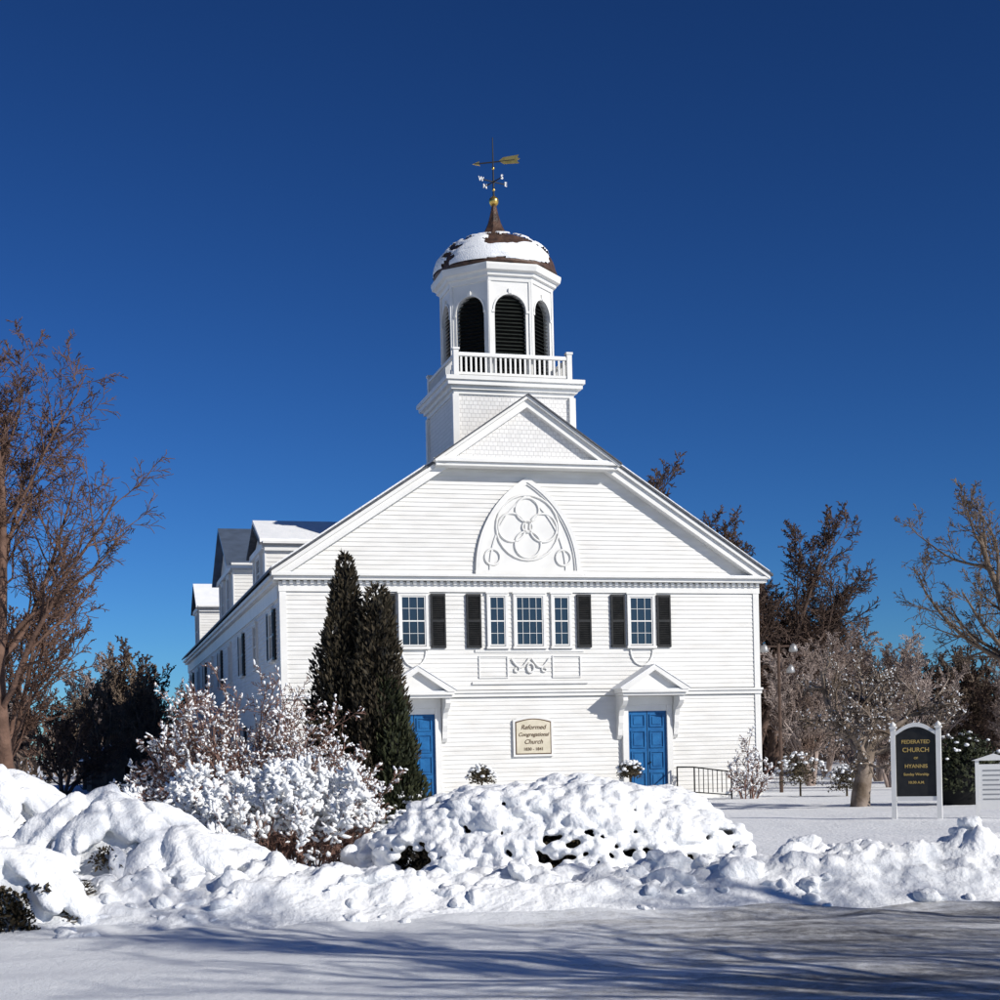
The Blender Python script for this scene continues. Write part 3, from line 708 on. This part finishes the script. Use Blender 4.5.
def arbor(name,x,y,H,R0,seed,m,leanx=0,pw=.55,N=18000):
    rng=random.Random(seed); mb=MB()
    def rad(t,a_):
        base=R0*(min(1,t*4+.7))*max(0,(1-t))**pw
        return base*(1+.40*noise.noise(Vector((math.cos(a_)*1.6,math.sin(a_)*1.6,t*H*1.3+seed)))+.28*noise.noise(Vector((math.cos(a_)*4,math.sin(a_)*4,t*H*3.5))))
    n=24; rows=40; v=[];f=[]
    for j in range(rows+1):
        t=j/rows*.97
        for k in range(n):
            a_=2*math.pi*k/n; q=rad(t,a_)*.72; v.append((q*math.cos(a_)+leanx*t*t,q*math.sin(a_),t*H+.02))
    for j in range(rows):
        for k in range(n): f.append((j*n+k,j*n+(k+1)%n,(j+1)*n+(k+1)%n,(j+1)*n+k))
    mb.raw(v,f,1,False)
    for i in range(N):
        t=1-math.sqrt(1-rng.random()*.995) if rng.random()<.8 else rng.random()
        a_=rng.uniform(0,6.28); q=rad(t,a_)*rng.uniform(.7,1.1)+rng.uniform(0,.08)
        p=Vector((q*math.cos(a_)+leanx*t*t,q*math.sin(a_),t*H+rng.uniform(0,.15)))
        d=Vector((math.cos(a_)*.6+rng.gauss(0,.35),math.sin(a_)*.6+rng.gauss(0,.35),1+rng.gauss(0,.3))).normalized()
        b1=d.cross(Vector((rng.gauss(0,1),rng.gauss(0,1),.1))).normalized(); s1=rng.uniform(.04,.12)
        mb.raw([tuple(p-d*s1*.3),tuple(p+d*s1*.5+b1*s1*.28),tuple(p+d*s1*1.4),tuple(p+d*s1*.5-b1*s1*.28)],[(0,1,2,3)],0)
    for i in range(60):
        t=rng.uniform(0,.3)**1.3; a_=rng.uniform(3.3,6.6); q=rad(t,a_)*1.02; s1=rng.uniform(.03,.07)
        blob(mb,(q*math.cos(a_),q*math.sin(a_),t*H+.1),(s1*1.3,s1,s1*.8),rng,2,0)
    o=mb.obj(name,[m,DARK,SNOWF]); o.location=(x,y,0)
arbor('arborvitae',-3.32,34,5.85,.92,91,GREENB,.08,.66)
arbor('arborvitae',-2.68,33.7,5.1,.76,92,GREENB,.14,.42)
arbor('arborvitae',-2.25,33.4,3.2,.58,93,GREEN,-.1,.5,9000)
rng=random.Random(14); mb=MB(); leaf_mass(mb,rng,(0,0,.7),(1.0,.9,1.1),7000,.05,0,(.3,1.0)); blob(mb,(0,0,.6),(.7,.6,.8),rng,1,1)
for i in range(60):
    v=Vector((rng.gauss(0,1),rng.gauss(0,1),abs(rng.gauss(0,1)))).normalized(); s1=rng.uniform(.03,.07); blob(mb,(v.x,v.y*.9,.7+v.z*1.1),(s1*1.4,s1,s1*.7),rng,2,0)
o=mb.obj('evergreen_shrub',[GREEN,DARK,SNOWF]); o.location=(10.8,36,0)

CS=dict(CT,kids=[11,7,5],seg=[9,7,4,3],start=[.28,.2,.15],rmin=.012,len=[.60,.5,.5])
sh=[tree_mesh('roadside_tree',sd,CS,hh,.20,barks=(BARK2,)) for sd,hh in ((101,6.5),(102,7.5))]
sh[0].location=(6.8,7.1,0); sh[1].location=(11.0,3.4,0)
for i,(x,y,k,rz,sc) in enumerate(((9.6,5.7,1,2.1,.85),(14.5,4.2,0,1.1,1.1),(6.0,2.4,0,3.3,.8),(15.5,0,1,4.4,1.0),(20,1,1,.7,1.1),(13.2,7.4,1,5.0,1.0))):
    linked(sh[k],'roadside_tree',x,y,rz,sc)

# ================================================================== signs, lamp
cs=empty('church_sign',(8.0,29.6,0),R(-22))
mb=MB()
for x in (-.42,.42):
    mb.box(x-.045,x+.045,-.055,.055,-.1,1.84); mb.box(x-.065,x+.065,-.075,.075,1.842,1.88); mb.lathe([(.05,1.88),(.06,1.92),(.0,1.98)],x,0,10,0)
n=16; top=[(-.374+.748*i/n,1.78+.17*math.sin(math.pi*i/n)) for i in range(n+1)]; bot=[(-.374+.748*i/n,1.71+.16*math.sin(math.pi*i/n)) for i in range(n+1)]
for i in range(n): mb.prism([top[i],top[i+1],bot[i+1],bot[i]],-.05,.05)
mb.box(-.373,.373,-.04,.04,.46,.54)
for i in range(n): mb.prism([bot[i],bot[i+1],(bot[i+1][0],.542),(bot[i][0],.542)],-.02,.02,1)
mb.obj('sign_frame',[TRIM,BLACK],cs)
for i,(tx,sz) in enumerate((('FEDERATED',.10),('CHURCH',.12),('OF',.06),('HYANNIS',.10),('Sunday Worship',.07),('10:30 A.M.',.07))):
    text(tx,sz,(0,-.024,1.58-.155*i),(R(90),0,0),GOLDP,cs,'sign_text_%d'%i)
s2=empty('notice_board',(9.35,29.2,0),R(-15))
mb=MB()
for x in (-.3,.3): mb.box(x-.035,x+.035,-.035,.035,-.1,1.2)
mb.box(-.264,.264,-.03,.03,.28,1.13,0); mb.prism([(-.4,1.202),(.4,1.202),(0,1.33)],-.06,.06,0)
for i in range(7): mb.box(-.2,.2-.05*(i%3),-.034,-.031,1.0-.09*i,1.025-.09*i,1)
mb.obj('notice_panel',[TRIM,GREY],s2)
sl=empty('lamp_post',(8.75,48,0))
mb=MB(); mb.tube([(0,0,-.1),(0,0,4.7)],[.06,.045],8)
mb.tube([(-.45,0,4.62),(.45,0,4.62)],.03,6); mb.tube([(-.02,0,3.9),(.35,-.1,4.0)],.025,6)
for x,z in ((-.45,4.6),(.45,4.6),(.35,3.95)):
    mb.lathe([(.02,z+.10),(.10,z+.03),(.14,z-.12),(.12,z-.16)],x,-.05,10,1)
mb.obj('lamp_pole',[BARKD,GREY],sl)
ob=empty('shed',(-17.2,72,0),R(20)); ob.scale=(.6,.6,.6)
mb=MB(); mb.box(-3,3,-2,2,-.1,2.6,0); mb.prism([(-3.3,2.6),(3.3,2.6),(0,4.2)],-2.3,2.3,0); 
for s_ in (-1,1): mb.prism([(0,4.35),(s_*3.5,2.62),(s_*3.5,2.5),(0,4.22)],-2.5,2.5,1)
mb.box(-.5,.5,-2.05,-1.99,0,2,2)
mb.obj('shed_walls',[BARK2,SNOW,DARK],ob)

# ================================================================== light, sky, camera
az=Vector((.83,-.56)).normalized(); el=R(28)
to_sun=Vector((az.x*math.cos(el),az.y*math.cos(el),math.sin(el)))
ld=bpy.data.lights.new('sun','SUN'); ld.energy=4.7; ld.angle=R(.53); ld.color=(1,.955,.88)
lo=bpy.data.objects.new('sun',ld); scene.collection.objects.link(lo); lo.rotation_euler=to_sun.to_track_quat('Z','Y').to_euler(); lo.location=(20,-10,30)
w=bpy.data.worlds.new('World'); scene.world=w; w.use_nodes=True; nt=w.node_tree
sk=nt.nodes.new('ShaderNodeTexSky'); sk.sky_type='NISHITA'; sk.sun_disc=False; sk.sun_elevation=el; sk.sun_rotation=math.atan2(az.x,az.y)
sk.air_density=1.0; sk.dust_density=.1; sk.ozone_density=5.0; sk.altitude=1500
def vm(op,src,val):
    x=nt.nodes.new('ShaderNodeVectorMath'); x.operation=op; nt.links.new(src,x.inputs[0]); x.inputs[1].default_value=val; return x.outputs[0]
c1=vm('MULTIPLY',sk.outputs[0],(.3,.3,.3))
g=nt.nodes.new('ShaderNodeGamma'); g.inputs[1].default_value=1.5; nt.links.new(c1,g.inputs[0])
c2=vm('MULTIPLY',g.outputs[0],(1.0,1.6,2.05))
bg=nt.nodes['Background']; bg.inputs['Strength'].default_value=.09
nt.links.new(c2,bg.inputs['Color'])
cd=bpy.data.cameras.new('camera'); cam=bpy.data.objects.new('camera',cd); scene.collection.objects.link(cam); scene.camera=cam
cd.sensor_width=36; cd.lens=36*1.55; cd.shift_y=.25; cd.clip_end=6000; cd.clip_start=.1
cam.matrix_world=Matrix.Translation((.06,0,1.6))@Matrix.Rotation(R(90),4,'X')@Matrix.Rotation(-.022,4,'Z')
scene.view_settings.view_transform='Standard'; scene.view_settings.look='None'; scene.view_settings.exposure=0
